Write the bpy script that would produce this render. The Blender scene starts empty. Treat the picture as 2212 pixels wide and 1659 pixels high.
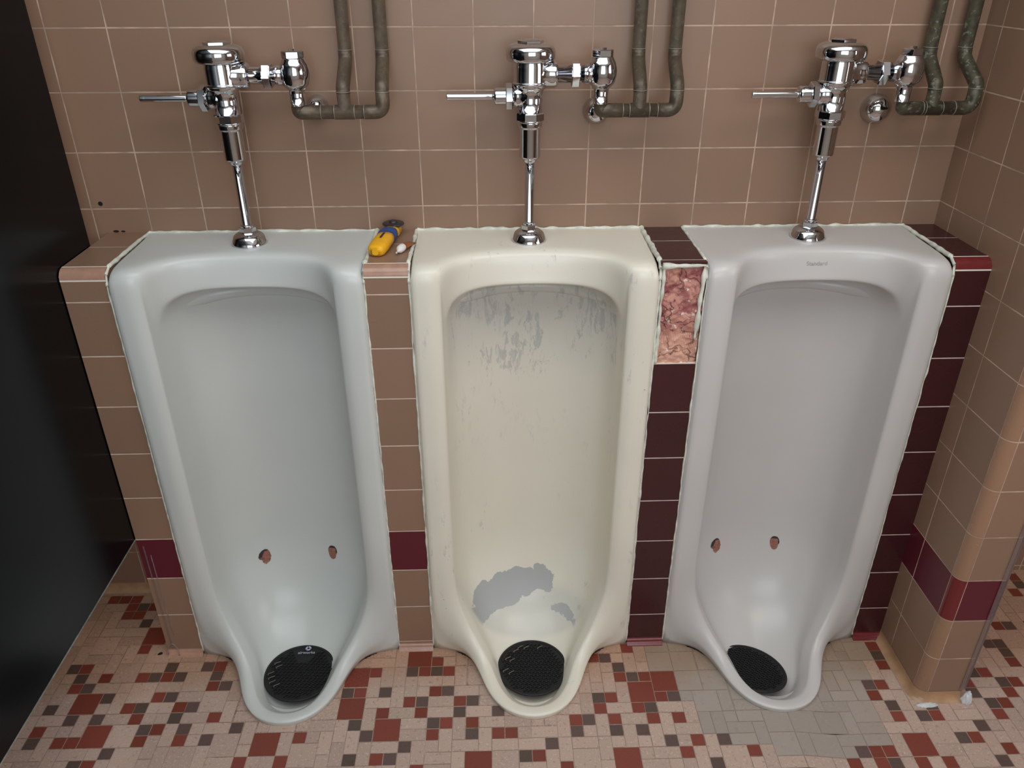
import bpy, bmesh, math, random
from mathutils import Vector, Matrix
from mathutils.bvhtree import BVHTree
random.seed(7)
D = bpy.data
COL = bpy.context.scene.collection
T = 0.1095                      # wall tile pitch
LEDGE = 0.953
PF = -0.2195                    # front plane of the tiled piers
XR = 0.8788                     # left face of the partition stub on the right

def lin(r, g, b):
    f = lambda c: (c/255/12.92) if c/255 <= 0.04045 else ((c/255+0.055)/1.055)**2.4
    return (f(r), f(g), f(b), 1)

# ------------------------------------------------------------------ node helper
class NB:
    def __init__(s, name):
        s.m = D.materials.new(name); s.m.use_nodes = True
        s.t = s.m.node_tree; s.n = s.t.nodes; s.l = s.t.links
        s.p = s.n['Principled BSDF']
    def node(s, typ, **kw):
        n = s.n.new(typ)
        for k, v in kw.items(): setattr(n, k, v)
        return n
    def put(s, sock, v):
        if isinstance(v, bpy.types.NodeSocket): s.l.new(v, sock)
        elif v is not None: sock.default_value = v
    def math(s, op, a, b=None, c=None, clamp=False):
        n = s.node('ShaderNodeMath', operation=op); n.use_clamp = clamp
        s.put(n.inputs[0], a)
        if b is not None: s.put(n.inputs[1], b)
        if c is not None: s.put(n.inputs[2], c)
        return n.outputs[0]
    def pos(s):
        g = s.node('ShaderNodeNewGeometry'); x = s.node('ShaderNodeSeparateXYZ')
        s.l.new(g.outputs['Position'], x.inputs[0]); return g.outputs['Position'], x.outputs
    def objpos(s):
        g = s.node('ShaderNodeTexCoord'); x = s.node('ShaderNodeSeparateXYZ')
        s.l.new(g.outputs['Object'], x.inputs[0]); return g.outputs['Object'], x.outputs
    def noise(s, vec, scale, detail=2, rough=.5, dist=0, out=0):
        n = s.node('ShaderNodeTexNoise'); s.put(n.inputs['Vector'], vec)
        n.inputs['Scale'].default_value = scale; n.inputs['Detail'].default_value = detail
        n.inputs['Roughness'].default_value = rough; n.inputs['Distortion'].default_value = dist
        return n.outputs[out]
    def mix(s, f, a, b, bt='MIX'):
        n = s.node('ShaderNodeMix', data_type='RGBA', blend_type=bt)
        s.put(n.inputs[0], f); s.put(n.inputs[6], a); s.put(n.inputs[7], b)
        return n.outputs[2]
    def ramp(s, v, a, b, lo=0., hi=1.):
        n = s.node('ShaderNodeMapRange'); n.interpolation_type = 'SMOOTHSTEP'
        s.put(n.inputs[0], v)
        for i, q in zip((1, 2, 3, 4), (a, b, lo, hi)): s.put(n.inputs[i], q)
        return n.outputs[0]
    def comb(s, x, y, z):
        n = s.node('ShaderNodeCombineXYZ')
        for i, v in enumerate((x, y, z)): s.put(n.inputs[i], v)
        return n.outputs[0]
    def bump(s, h, strength=.3, dist=.001):
        n = s.node('ShaderNodeBump'); n.inputs['Strength'].default_value = strength
        n.inputs['Distance'].default_value = dist; s.put(n.inputs['Height'], h)
        s.l.new(n.outputs[0], s.p.inputs['Normal'])
    def done(s, col=None, rough=.5, metal=0., spec=.5, coat=None):
        s.put(s.p.inputs['Base Color'], col); s.put(s.p.inputs['Roughness'], rough)
        s.put(s.p.inputs['Metallic'], metal); s.p.inputs['Specular IOR Level'].default_value = spec
        if coat: s.p.inputs['Coat Weight'].default_value = coat; s.p.inputs['Coat Roughness'].default_value = .08
        return s.m

def plain(name, rgb, rough=.5, metal=0., spec=.5, var=.0, nscale=60, coat=None, bump=0):
    b = NB(name); c = lin(*rgb)
    v, _ = b.objpos()
    if var:
        c2 = tuple(max(0, q*(1-var)) for q in c[:3])+(1,)
        f = b.ramp(b.noise(v, nscale, 4), .35, .65)
        cc = b.mix(f, c, c2)
    else: cc = c
    if bump: b.bump(b.noise(v, nscale*2, 4), bump, .0006)
    return b.done(cc, rough, metal, spec, coat)

BROWN = (146, 114, 93); BROWN2 = (135, 107, 88); GROUT = (196, 168, 148)
MAROON = (66, 27, 30); MAROON2 = (52, 22, 24)
def tilemat(name, uax, vax, u0, v0, ca=BROWN, cb=BROWN2, grout=GROUT, gw=.0026, band=None, rough=.34, bcol=((96, 22, 38), (84, 20, 34)), fade=True):
    """square wall tiles laid on two world axes; uax/vax may be None (no joints along it); band: z range laid in maroon"""
    b = NB(name); P, X = b.pos()
    ds = []; ids = []
    for ax, o in ((uax, u0), (vax, v0)):
        if ax is None: ids.append(0.0); continue
        t = b.math('DIVIDE', b.math('SUBTRACT', X[ax], o), T)
        f = b.math('FRACT', t); ids.append(b.math('FLOOR', t))
        ds.append(b.math('MULTIPLY', b.math('MINIMUM', f, b.math('SUBTRACT', 1.0, f)), T))
    wob = b.math('MULTIPLY', b.math('SUBTRACT', b.noise(P, 35, 3), .5), .0012)
    mask = None
    if ds:
        d = ds[0] if len(ds) == 1 else b.math('MINIMUM', ds[0], ds[1])
        mask = b.ramp(b.math('ADD', d, wob), gw*.3, gw*.62, 1., 0.)
    wn = b.node('ShaderNodeTexWhiteNoise'); b.l.new(b.comb(ids[0], ids[1], 3.3), wn.inputs[0])
    f = b.math('ADD', b.math('MULTIPLY', wn.outputs[0], .55), b.math('MULTIPLY', b.noise(P, 9, 3), .45))
    col = b.mix(f, lin(*ca), lin(*cb))
    if band:
        inb = b.math('MULTIPLY', b.math('GREATER_THAN', X[2], band[0]), b.math('LESS_THAN', X[2], band[1]))
        col = b.mix(inb, col, b.mix(f, lin(*bcol[0]), lin(*bcol[1])))
    # fine kiln speckle
    sp = b.ramp(b.noise(P, 900, 2), .62, .75)
    col = b.mix(b.math('MULTIPLY', sp, .25), col, lin(60, 48, 42))
    rgh = b.math('ADD', rough, b.math('MULTIPLY', b.noise(P, 25, 2), .12))
    if mask is not None:
        g = b.mix(b.ramp(b.noise(P, 16, 3), .38, .62), lin(*grout), tuple(q*.62 for q in lin(*grout)[:3])+(1,)) if fade else lin(*grout)
        col = b.mix(mask, col, g)
        rgh = b.math('ADD', rgh, b.math('MULTIPLY', mask, .4), clamp=True)
        h = b.math('ADD', b.math('SUBTRACT', 1.0, mask), b.math('MULTIPLY', b.noise(P, 14, 2), .25))
    else: h = b.math('MULTIPLY', b.noise(P, 14, 2), .25)
    b.bump(h, .35, .0012)
    return b.done(col, rgh, 0, .5)

ZR = 1.002                       # a tile row line on the big walls
BAND = (ZR-7*T, ZR-6*T)
X0 = -0.7240
M = {}
M['wall_xz'] = tilemat('brown_wall_tile', 0, 2, X0, ZR, band=BAND)
M['wall_yz'] = tilemat('brown_side_wall_tile', 1, 2, -.0524, ZR, band=BAND)
M['end_xz'] = tilemat('brown_end_tile', 0, 2, .8998+2*T*0, ZR, band=BAND, gw=.0032)
M['bull_z'] = tilemat('brown_bullnose_tile', None, 2, 0, ZR, band=BAND, ca=(160, 122, 98), cb=(150, 116, 92), bcol=((116, 34, 36), (104, 28, 32)), rough=.2)
M['dark'] = plain('black_hole', (12, 11, 11), .9)
M['plaster'] = plain('painted_plaster', (206, 200, 190), .8, var=.06, nscale=6)
M['ceiling'] = plain('white_ceiling_paint', (225, 223, 218), .9, var=.04, nscale=5)
M['seal'] = plain('white_sealant', (222, 222, 208), .55, var=.25, nscale=50, bump=.3)
M['chrome'] = NB('polished_chrome').done(lin(206, 208, 212), .05, 1.)
M['chrome_worn'] = NB('brushed_chrome').done(lin(205, 205, 208), .16, 1.)

# ------------------------------------------------------------------ mesh helpers
def link(name, bm, mats, parent=None, smooth=False, kind=None, label=None):
    me = D.meshes.new(name); bm.normal_update(); bm.to_mesh(me); bm.free()
    for m in (mats if isinstance(mats, (list, tuple)) else [mats]): me.materials.append(m)
    if smooth:
        for p in me.polygons: p.use_smooth = True
    o = D.objects.new(name, me); COL.objects.link(o)
    if parent is not None: o.parent = parent
    if kind: o['kind'] = kind
    if label: o['label'] = label
    return o
def thing(name, label, cat, loc=(0, 0, 0), rotz=0, group=None):
    o = D.objects.new(name, None); COL.objects.link(o); o.empty_display_size = .02
    o.location = loc; o.rotation_euler = (0, 0, rotz)
    o['label'] = label; o['category'] = cat
    if group: o['group'] = group
    return o
def tag(o, label, cat, group=None):
    o['label'] = label; o['category'] = cat
    if group: o['group'] = group
    return o
def box(bm, x0, x1, y0, y1, z0, z1, mi=0, bevel=0, seg=2):
    vs = [bm.verts.new((x, y, z)) for x in (x0, x1) for y in (y0, y1) for z in (z0, z1)]
    fs = [bm.faces.new([vs[i] for i in q]) for q in ((0, 1, 3, 2), (4, 6, 7, 5), (0, 4, 5, 1), (2, 3, 7, 6), (0, 2, 6, 4), (1, 5, 7, 3))]
    for f in fs: f.material_index = mi
    if bevel:
        es = list({e for f in fs for e in f.edges})
        bmesh.ops.bevel(bm, geom=es, offset=bevel, segments=seg, affect='EDGES', profile=.5)
    return vs
def quad(bm, pts, mi=0):
    f = bm.faces.new([bm.verts.new(p) for p in pts]); f.material_index = mi; return f
def lathe(bm, prof, c=(0, 0, 0), axis='Z', seg=32, mi=0, sharp=True, cap=True):
    """prof: list of (r, h). revolved round an axis through c; each sharp corner is doubled for crisp shading"""
    rings = []
    def pt(r, h, a):
        u, v = r*math.cos(a), r*math.sin(a)
        if axis == 'Z': p = (u, v, h)
        elif axis == 'X': p = (h, u, v)
        else: p = (u, h, v)
        return (c[0]+p[0], c[1]+p[1], c[2]+p[2])
    for r, h in prof:
        rings.append([bm.verts.new(pt(max(r, 1e-5), h, 2*math.pi*i/seg)) for i in range(seg)])
    for a, b in zip(rings, rings[1:]):
        for i in range(seg):
            f = bm.faces.new((a[i], a[(i+1) % seg], b[(i+1) % seg], b[i])); f.material_index = mi; f.smooth = True
    if cap:
        for r in (rings[0], rings[-1]):
            f = bm.faces.new(r); f.material_index = mi
def rprof(pts, r=.0015, n=3):
    """round the corners of a lathe profile"""
    out = [pts[0]]
    for i in range(1, len(pts)-1):
        a, b, c = Vector(pts[i-1]), Vector(pts[i]), Vector(pts[i+1])
        d1, d2 = (a-b), (c-b); l = min(r, d1.length*.45, d2.length*.45)
        if d1.length < 1e-6 or d2.length < 1e-6: out.append(pts[i]); continue
        p, q = b+d1.normalized()*l, b+d2.normalized()*l
        for k in range(n+1):
            t = k/n; out.append(tuple((1-t)**2*p+2*t*(1-t)*b+t*t*q))
    out.append(pts[-1]); return out
def hexnut(bm, r, h0, h1, c=(0, 0, 0), axis='Z', rot=0, ch=.0016, n=6, mi=0):
    rr = [(r-ch*1.2, h0), (r, h0+ch), (r, h1-ch), (r-ch*1.2, h1)]
    rings = []
    for r_, h in rr:
        ring = []
        for i in range(n):
            a = rot+2*math.pi*i/n; u, v = r_*math.cos(a), r_*math.sin(a)
            p = {'Z': (u, v, h), 'X': (h, u, v), 'Y': (u, h, v)}[axis]
            ring.append(bm.verts.new((c[0]+p[0], c[1]+p[1], c[2]+p[2])))
        rings.append(ring)
    for a, b in zip(rings, rings[1:]):
        for i in range(n): bm.faces.new((a[i], a[(i+1) % n], b[(i+1) % n], b[i])).material_index = mi
    for r_ in (rings[0], rings[-1]): bm.faces.new(r_).material_index = mi
def tube(bm, pts, rad, seg=12, mi=0, cap=True):
    pts = [Vector(p) for p in pts]; rings = []
    up = Vector((0, 0, 1)); prev = None
    for i, p in enumerate(pts):
        d = (pts[min(i+1, len(pts)-1)]-pts[max(i-1, 0)]).normalized()
        if prev is None:
            n = d.cross(up)
            if n.length < .01: n = d.cross(Vector((0, 1, 0)))
            n.normalize()
        else: n = (prev-d*prev.dot(d)).normalized()
        prev = n; b = d.cross(n)
        r = rad(i, p) if callable(rad) else (rad[i] if isinstance(rad, (list, tuple)) else rad)
        rings.append([bm.verts.new(p+n*r*math.cos(2*math.pi*k/seg)+b*r*math.sin(2*math.pi*k/seg)) for k in range(seg)])
    for a, b in zip(rings, rings[1:]):
        for k in range(seg):
            f = bm.faces.new((a[k], a[(k+1) % seg], b[(k+1) % seg], b[k])); f.smooth = True; f.material_index = mi
    if cap:
        for r in (rings[0], rings[-1]): bm.faces.new(r).material_index = mi
def arc(pts, r, n=6):
    """polyline with rounded corners"""
    pts = [Vector(p) for p in pts]; out = [pts[0]]
    for i in range(1, len(pts)-1):
        a, b, c = pts[i-1], pts[i], pts[i+1]
        l = min(r, (a-b).length*.49, (c-b).length*.49)
        p, q = b+(a-b).normalized()*l, b+(c-b).normalized()*l
        for k in range(n+1):
            t = k/n; out.append((1-t)**2*p+2*t*(1-t)*b+t*t*q)
    out.append(pts[-1]); return out
def fix(bm): bmesh.ops.recalc_face_normals(bm, faces=bm.faces[:])

# ================================================================== SETTING
# ---- walls
bm = bmesh.new()
quad(bm, [(-1.9, 0, 0), (2.3, 0, 0), (2.3, 0, 2.5), (-1.9, 0, 2.5)])
for x, z, r in ((-.8136, 1.0125, .0045), (-.796, .9560, .0040), (-.782, .9558, .0030)):
    vs = [bm.verts.new((x+r*math.cos(a)*(1 if z > 1 else 1.5), -.0006, z+r*math.sin(a)*(1 if z > 1 else .6))) for a in [i*.5236 for i in range(12)]]
    bm.faces.new(vs).material_index = 1
link('wall_back', bm, [M['wall_xz'], M['dark']], kind='structure')
# partition stub that carries the rows round a bullnose corner
bm = bmesh.new()
xe, ye, r = .9795, -.402, .021
H = 2.5
quad(bm, [(XR, 0, 0), (XR, 0, H), (XR, ye+r, H), (XR, ye+r, 0)], 0)
quad(bm, [(XR+r, ye, 0), (XR+r, ye, H), (xe-.006, ye, H), (xe-.006, ye, 0)], 1)
quad(bm, [(xe, 0, 0), (xe, 0, H), (xe, ye+.006, H), (xe, ye+.006, 0)], 0)
def corner(cx, cy, rr, a0, a1, n=8):
    for i in range(n):
        a, b = a0+(a1-a0)*i/n, a0+(a1-a0)*(i+1)/n
        p = [(cx+rr*math.cos(t), cy+rr*math.sin(t)) for t in (a, b)]
        f = quad(bm, [(p[0][0], p[0][1], 0), (p[1][0], p[1][1], 0), (p[1][0], p[1][1], H), (p[0][0], p[0][1], H)], 2); f.smooth = True
corner(XR+r, ye+r, r, math.pi, 1.5*math.pi); corner(xe-.006, ye+.006, .006, 1.5*math.pi, 2*math.pi, 4)
bmesh.ops.remove_doubles(bm, verts=bm.verts[:], dist=1e-5); fix(bm)
link('wall_right', bm, [M['wall_yz'], M['end_xz'], M['bull_z']], kind='structure')
# cove base along the stub
bm = bmesh.new()
path = [(XR, PF+.001)]+[(XR, ye+r)]+[(XR+r+r*math.cos(a), ye+r+r*math.sin(a)) for a in [math.pi+math.pi/2*k/6 for k in range(1, 7)]]+[(xe-.004, ye)]
nrm = [(-1, 0), (-1, 0)]+[(math.cos(a), math.sin(a)) for a in [math.pi+math.pi/2*k/6 for k in range(1, 7)]]+[(0, -1)]
prof = [(.0006, .026), (.0008, .016), (.003, .008), (.008, .003), (.013, .0004)]
rings = [[bm.verts.new((p[0]+n[0]*d, p[1]+n[1]*d, z)) for d, z in prof] for p, n in zip(path, nrm)]
for a, b in zip(rings, rings[1:]):
    for k in range(4): bm.faces.new((a[k], b[k], b[k+1], a[k+1])).smooth = True
fix(bm)
M['cove'] = plain('tan_cove_tile', (176, 138, 104), .3, var=.2, nscale=30)
link('baseboard_right', bm, M['cove'], kind='structure')
bm = bmesh.new()
rings = [[bm.verts.new((x, -d, z)) for d, z in prof] for x in (-1.9, -.80)]
for k in range(4): bm.faces.new((rings[0][k], rings[1][k], rings[1][k+1], rings[0][k+1])).smooth = True
fix(bm); link('baseboard_left', bm, M['cove'], kind='structure')
# the rest of the room, seen in the chrome
M['wall_side'] = tilemat('brown_far_side_tile', 1, 2, -.0524, ZR, band=BAND)
bm = bmesh.new(); quad(bm, [(-1.9, 0, 0), (-1.9, -2.7, 0), (-1.9, -2.7, 2.5), (-1.9, 0, 2.5)]); link('wall_left', bm, M['wall_side'], kind='structure')
bm = bmesh.new()
for y0, y1, z0, z1 in ((0, -.9, 0, 2.5), (-2.1, -2.7, 0, 2.5), (-.9, -2.1, 0, 1.0), (-.9, -2.1, 2.1, 2.5)):  # wall left open for the added side window
    quad(bm, [(2.3, y0, z0), (2.3, y1, z0), (2.3, y1, z1), (2.3, y0, z1)])
link('wall_far', bm, M['wall_side'], kind='structure')
bm = bmesh.new(); quad(bm, [(-1.9, 0, 2.5), (2.3, 0, 2.5), (2.3, -2.7, 2.5), (-1.9, -2.7, 2.5)]); link('ceiling', bm, M['ceiling'], kind='structure')
WX0, WX1, WZ0, WZ1, WY = -.55, .95, .95, 2.3, -2.7
bm = bmesh.new()
for x0, x1, z0, z1 in ((-1.9, WX0, 0, 2.5), (WX1, 2.3, 0, 2.5), (WX0, WX1, 0, WZ0), (WX0, WX1, WZ1, 2.5)):
    quad(bm, [(x0, WY, z0), (x1, WY, z0), (x1, WY, z1), (x0, WY, z1)])
link('wall_front', bm, M['plaster'], kind='structure')
M['frame'] = plain('white_window_paint', (225, 225, 222), .4)
bm = bmesh.new()
for a in ((WX0-.03, WX0+.03), (WX1-.03, WX1+.03), ((WX0+WX1)/2-.025, (WX0+WX1)/2+.025)): box(bm, a[0], a[1], WY-.03, WY+.03, WZ0, WZ1, bevel=.004)
for a in ((WZ0-.03, WZ0+.03), (WZ1-.03, WZ1+.03), ((WZ0+WZ1)/2-.02, (WZ0+WZ1)/2+.02)): box(bm, WX0, WX1, WY-.028, WY+.028, a[0], a[1], bevel=.004)
link('window_1', bm, M['frame'], kind='structure')
bm = bmesh.new()
for y in (-2.1, -1.5, -.9): box(bm, 2.27, 2.33, y-.025, y+.025, 1.0, 2.1, bevel=.004)
for z in (1.0, 2.1): box(bm, 2.272, 2.328, -2.1, -.9, z-.03, z+.03, bevel=.004)
link('added_window', bm, M['frame'], kind='structure')  # invented window frame, added round the fill light from the right

# ---- mosaic floor: every stone is its own patch in the one floor mesh
Mo, ROT, OX, OY = .02785, math.radians(-.25), .0022, .0021
SPEC = "B-37,-17 R-37,-16 B-37,-14 B-37,-10 R-37,-2 R-36,-12 B-36,-11 R-36,-10 R-36,-2 R-35,-17 B-35,-15 L-35,-14 B-35,-12 L-35,-4 R-35,-2 R-34,-17 R-34,-11 B-34,-3 B-33,-19 L-33,-17 B-33,-15 B-33,-13 B-33,-5 R-33,-3 R-32,-19 R-32,-8 L-32,-7 B-31,-18 R-31,-14 R-31,-11 R-30,-15 B-30,-14 B-30,-11 R-29,-17 B-29,-16 R-29,-13 R-29,-11 B-29,-10 R-28,-16 B-28,-13 B-28,-11 B-27,-15 R-27,-14 R-26,-17 B-26,-16 B-26,-14 B-26,-10 R-25,-12 B-25,-11 R-25,-10 B-24,-17 R-24,-15 B-24,-12 B-22,-16 R-21,-19 L-20,-18 R-18,-19 R-17,-17 L-14,-15 B-14,-13 L-14,-12 B-13,-19 B-13,-16 R-13,-13 B-12,-17 R-12,-11 R-11,-19 L-11,-17 R-11,-15 B-11,-13 B-10,-19 B-9,-18 R-9,-14 B-9,-11 L-9,-10 R-8,-20 R-8,-15 B-8,-14 R-8,-11 R-7,-17 B-7,-16 R-7,-13 B-7,-11 R-7,-10 R-6,-16 B-6,-13 R-6,-11 B-5,-15 R-5,-14 L-4,-20 B-4,-17 R-4,-16 B-4,-14 R-2,-17 B-2,-15 R-1,-17 B0,-19 R1,-19 B2,-18 R3,-20 B4,-17 R4,-16 B5,-16 R6,-15 B6,-14 R6,-10 L7,-20 B7,-17 R7,-16 R7,-14 B7,-10 R8,-12 B8,-11 B9,-17 R9,-15 L9,-14 B9,-12 R9,-9 R10,-16 B10,-15 R10,-12 B11,-18 R11,-14 L11,-13 R12,-19 R12,-16 B12,-14 R13,-18 B14,-20 B15,-18 R17,-19 R24,-20 B25,-19 B27,-20 R28,-14 B28,-13 R29,-20 L29,-19 R29,-16 B29,-15 R29,-13 R30,-11 B30,-10 R30,-9 R31,-20 B31,-16 R32,-16 B32,-15 B33,-18 R34,-18 B35,-20 B35,-17 R36,-19 B36,-14 R36,-13 R37,-16 B37,-15 B37,-12 R38,-15 R38,-12 R39,-14 B39,-13 R40,-13 B40,-9 R41,-11 B41,-10 B41,-9 R46,-3 B47,-2 R47,-1"
spec = {}
for t in SPEC.split():
    i, j = t[1:].split(','); spec[(int(i), int(j))] = t[0]
spec.update({(-23, -20): 'R', (-22, -20): 'R', (-36, -20): 'R', (-35, -20): 'R', (26, -20): 'L', (42, -7): 'R', (43, -7): 'B', (42, -5): 'R', (45, -8): 'L', (44, -11): 'R', (41, -15): 'B', (42, -16): 'R'})
grid = {}; tiles = []
def place(i, j, w, h, k):
    for a in range(w):
        for b in range(h): grid[(i+a, j+b)] = 1
    tiles.append((i, j, w, h, k))
for (i, j), k in spec.items():
    if k != 'L' and (i, j) not in grid: place(i, j, 1, 1, k)
for (i, j), k in spec.items():
    if k == 'L' and not any((i+a, j+b) in grid for a in (0, 1) for b in (0, 1)): place(i, j, 2, 2, 'R')
    elif k == 'L' :
        for a in (0, 1):
            for b in (0, 1):
                if (i+a, j+b) not in grid: place(i+a, j+b, 1, 1, 'R')
rnd = random.Random(3)
I0, I1, J0, J1 = -68, 82, -97, 0
seen = lambda i, j: -42 <= i <= 48 and -21 <= j <= -1
for j in range(J1, J0, -1):
    for i in range(I0, I1):
        if (i, j) in grid: continue
        opts = [(2, 2), (2, 1), (1, 2), (1, 1)]
        wts = [.36, .28, .26, .10]
        w, h = rnd.choices(opts, wts)[0]
        if not all((i+a, j-b) not in grid for a in range(w) for b in range(h)): 
            for w, h in ((2, 1), (1, 2), (1, 1)):
                if all((i+a, j-b) not in grid for a in range(w) for b in range(h)): break
        k = 'S'
        if not seen(i, j):
            q = rnd.random()
            if (w, h) == (1, 1): k = 'R' if q < .35 else ('B' if q < .75 else 'S')
            elif (w, h) == (2, 2): k = 'R' if q < .1 else 'S'
        place(i, j-h+1, w, h, k)
PATCH = [(.334, -.15), (.330, -.305), (.36, -.305), (.358, -.381), (.387, -.386), (.385, -.467), (.417, -.468), (.411, -.495), (.483, -.497), (.504, -.497), (.50, -.52), (.669, -.52), (.665, -.541), (.693, -.542), (.698, -.516), (.743, -.513), (.762, -.484), (.778, -.403), (.79, -.336), (.815, -.315), (.82, -.15)]
def inpoly(x, y, P):
    c = False; n = len(P)
    for i in range(n):
        (x1, y1), (x2, y2) = P[i], P[i-1]
        if (y1 > y) != (y2 > y) and x < (x2-x1)*(y-y1)/(y2-y1)+x1: c = not c
    return c
UX = (-.5015, .038, .582)
RIMI = [(.168, -.2), (.168, -.2235), (.145, -.238), (.118, -.262), (.096, -.290), (.081, -.330), (.066, -.365), (.042, -.392), (0, -.402)]
HOLE = [(x+.008, y-.008) for x, y in RIMI]
HOLE = [(.2, -.03)]+HOLE; HOLE = HOLE+[(-x, y) for x, y in HOLE[::-1]]
def inhole(x, y): return any(abs(x-c) < .2 and inpoly(x-c, y, HOLE) for c in UX)
cr, sr = math.cos(ROT), math.sin(ROT)
def fl(i, j):
    sh = 0
    if i > 21: sh = -.35*min(1, (i-21)/3)
    qx, qy = OX+i*Mo, OY+(j+sh)*Mo
    return (cr*qx-sr*qy, sr*qx+cr*qy)
bm = bmesh.new(); g = .026
for (i, j, w, h, k) in tiles:
    cx, cy = fl(i+w/2, j+h/2)
    if cy > .02: continue
    mi = {'S': 1, 'R': 2, 'B': 3}[k]
    if inpoly(cx, cy, PATCH) and k == 'S': mi = 4
    cells = [fl(i+a, j+b) for a, b in ((0, 0), (w, 0), (w, h), (0, h))]
    near = any(abs(p[0]-c) < .24 for p in cells for c in UX) and -.46 < cy < .01
    if near and any(inhole(*fl(i+a*w/6, j+b*h/6)) for a in range(7) for b in range(7)):
        n = 10
        for a in range(w*n):
            for b in range(h*n):
                px, py = fl(i+(a+.5)/n, j+(b+.5)/n)
                if inhole(px, py): continue
                edge = a == 0 or b == 0
                quad(bm, [(*fl(i+(a+q)/n, j+(b+p)/n), 0) for q, p in ((0, 0), (1, 0), (1, 1), (0, 1))], (5 if mi == 4 else 0) if edge else mi)
        continue
    q = [(*fl(i+a, j+b), 0) for a, b in ((0, 0), (w, 0), (w, h), (0, h))]
    quad(bm, q, 5 if mi == 4 else 0)
    g1, g2, g3, g4 = [g+rnd.uniform(-.014, .022) for _ in range(4)]
    quad(bm, [(*fl(i+a, j+b), .0006) for a, b in ((g1, g2), (w-g3, g2), (w-g3, h-g4), (g1, h-g4))], mi)
def stone(name, c1, c2, spk, amt, rough=.55, sc=420):
    b = NB(name); P, X = b.pos()
    gi = b.node('ShaderNodeNewGeometry').outputs['Random Per Island']
    col = b.mix(gi, lin(*c1), lin(*c2))
    n = b.ramp(b.noise(P, sc, 3, .6), .56, .70)
    col = b.mix(b.math('MULTIPLY', n, amt), col, lin(*spk[0]))
    n2 = b.ramp(b.noise(P, sc*.6, 2, .5), .30, .40, 1, 0)
    col = b.mix(b.math('MULTIPLY', n2, amt*.8), col, lin(*spk[1]))
    # ochre wash-water stain spreading from the wall foot
    w = b.math('ADD', X[1], b.math('MULTIPLY', b.noise(P, 7, 3), .16))
    st = b.ramp(w, -.30, -.17, 0, .55)
    col = b.mix(st, col, b.mix(1.0, col, lin(226, 188, 140), 'MULTIPLY'))
    b.bump(b.noise(P, 260, 3), .15, .0006)
    return b.done(col, rough, 0, .4)
M['f_s'] = stone('beige_mosaic_stone', (190, 164, 150), (174, 150, 137), ((214, 192, 178), (142, 118, 104)), .6, .55, 210)
M['f_r'] = stone('red_mosaic_tile', (132, 66, 54), (116, 56, 42), ((146, 84, 70), (94, 46, 38)), .3)
M['f_b'] = stone('brown_mosaic_tile', (98, 78, 74), (86, 70, 62), ((116, 96, 90), (66, 52, 48)), .45)
M['f_g'] = stone('mosaic_grout', (178, 152, 138), (146, 122, 110), ((196, 172, 160), (104, 84, 76)), .6, .9, 70)
M['f_p'] = stone('grey_coated_mosaic', (166, 153, 142), (156, 144, 134), ((174, 162, 150), (140, 126, 114)), .35, .5, 120)
M['f_pg'] = stone('grey_coated_grout', (152, 139, 127), (140, 127, 115), ((170, 160, 146), (112, 98, 86)), .4, .8, 60)
quad(bm, [(-1.9, .02, -.06), (2.3, .02, -.06), (2.3, -2.7, -.06), (-1.9, -2.7, -.06)], 0)  # added unseen sheet, blocks world light leaking through floor gaps
link('floor', bm, [M['f_g'], M['f_s'], M['f_r'], M['f_b'], M['f_p'], M['f_pg']], kind='structure')

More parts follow.
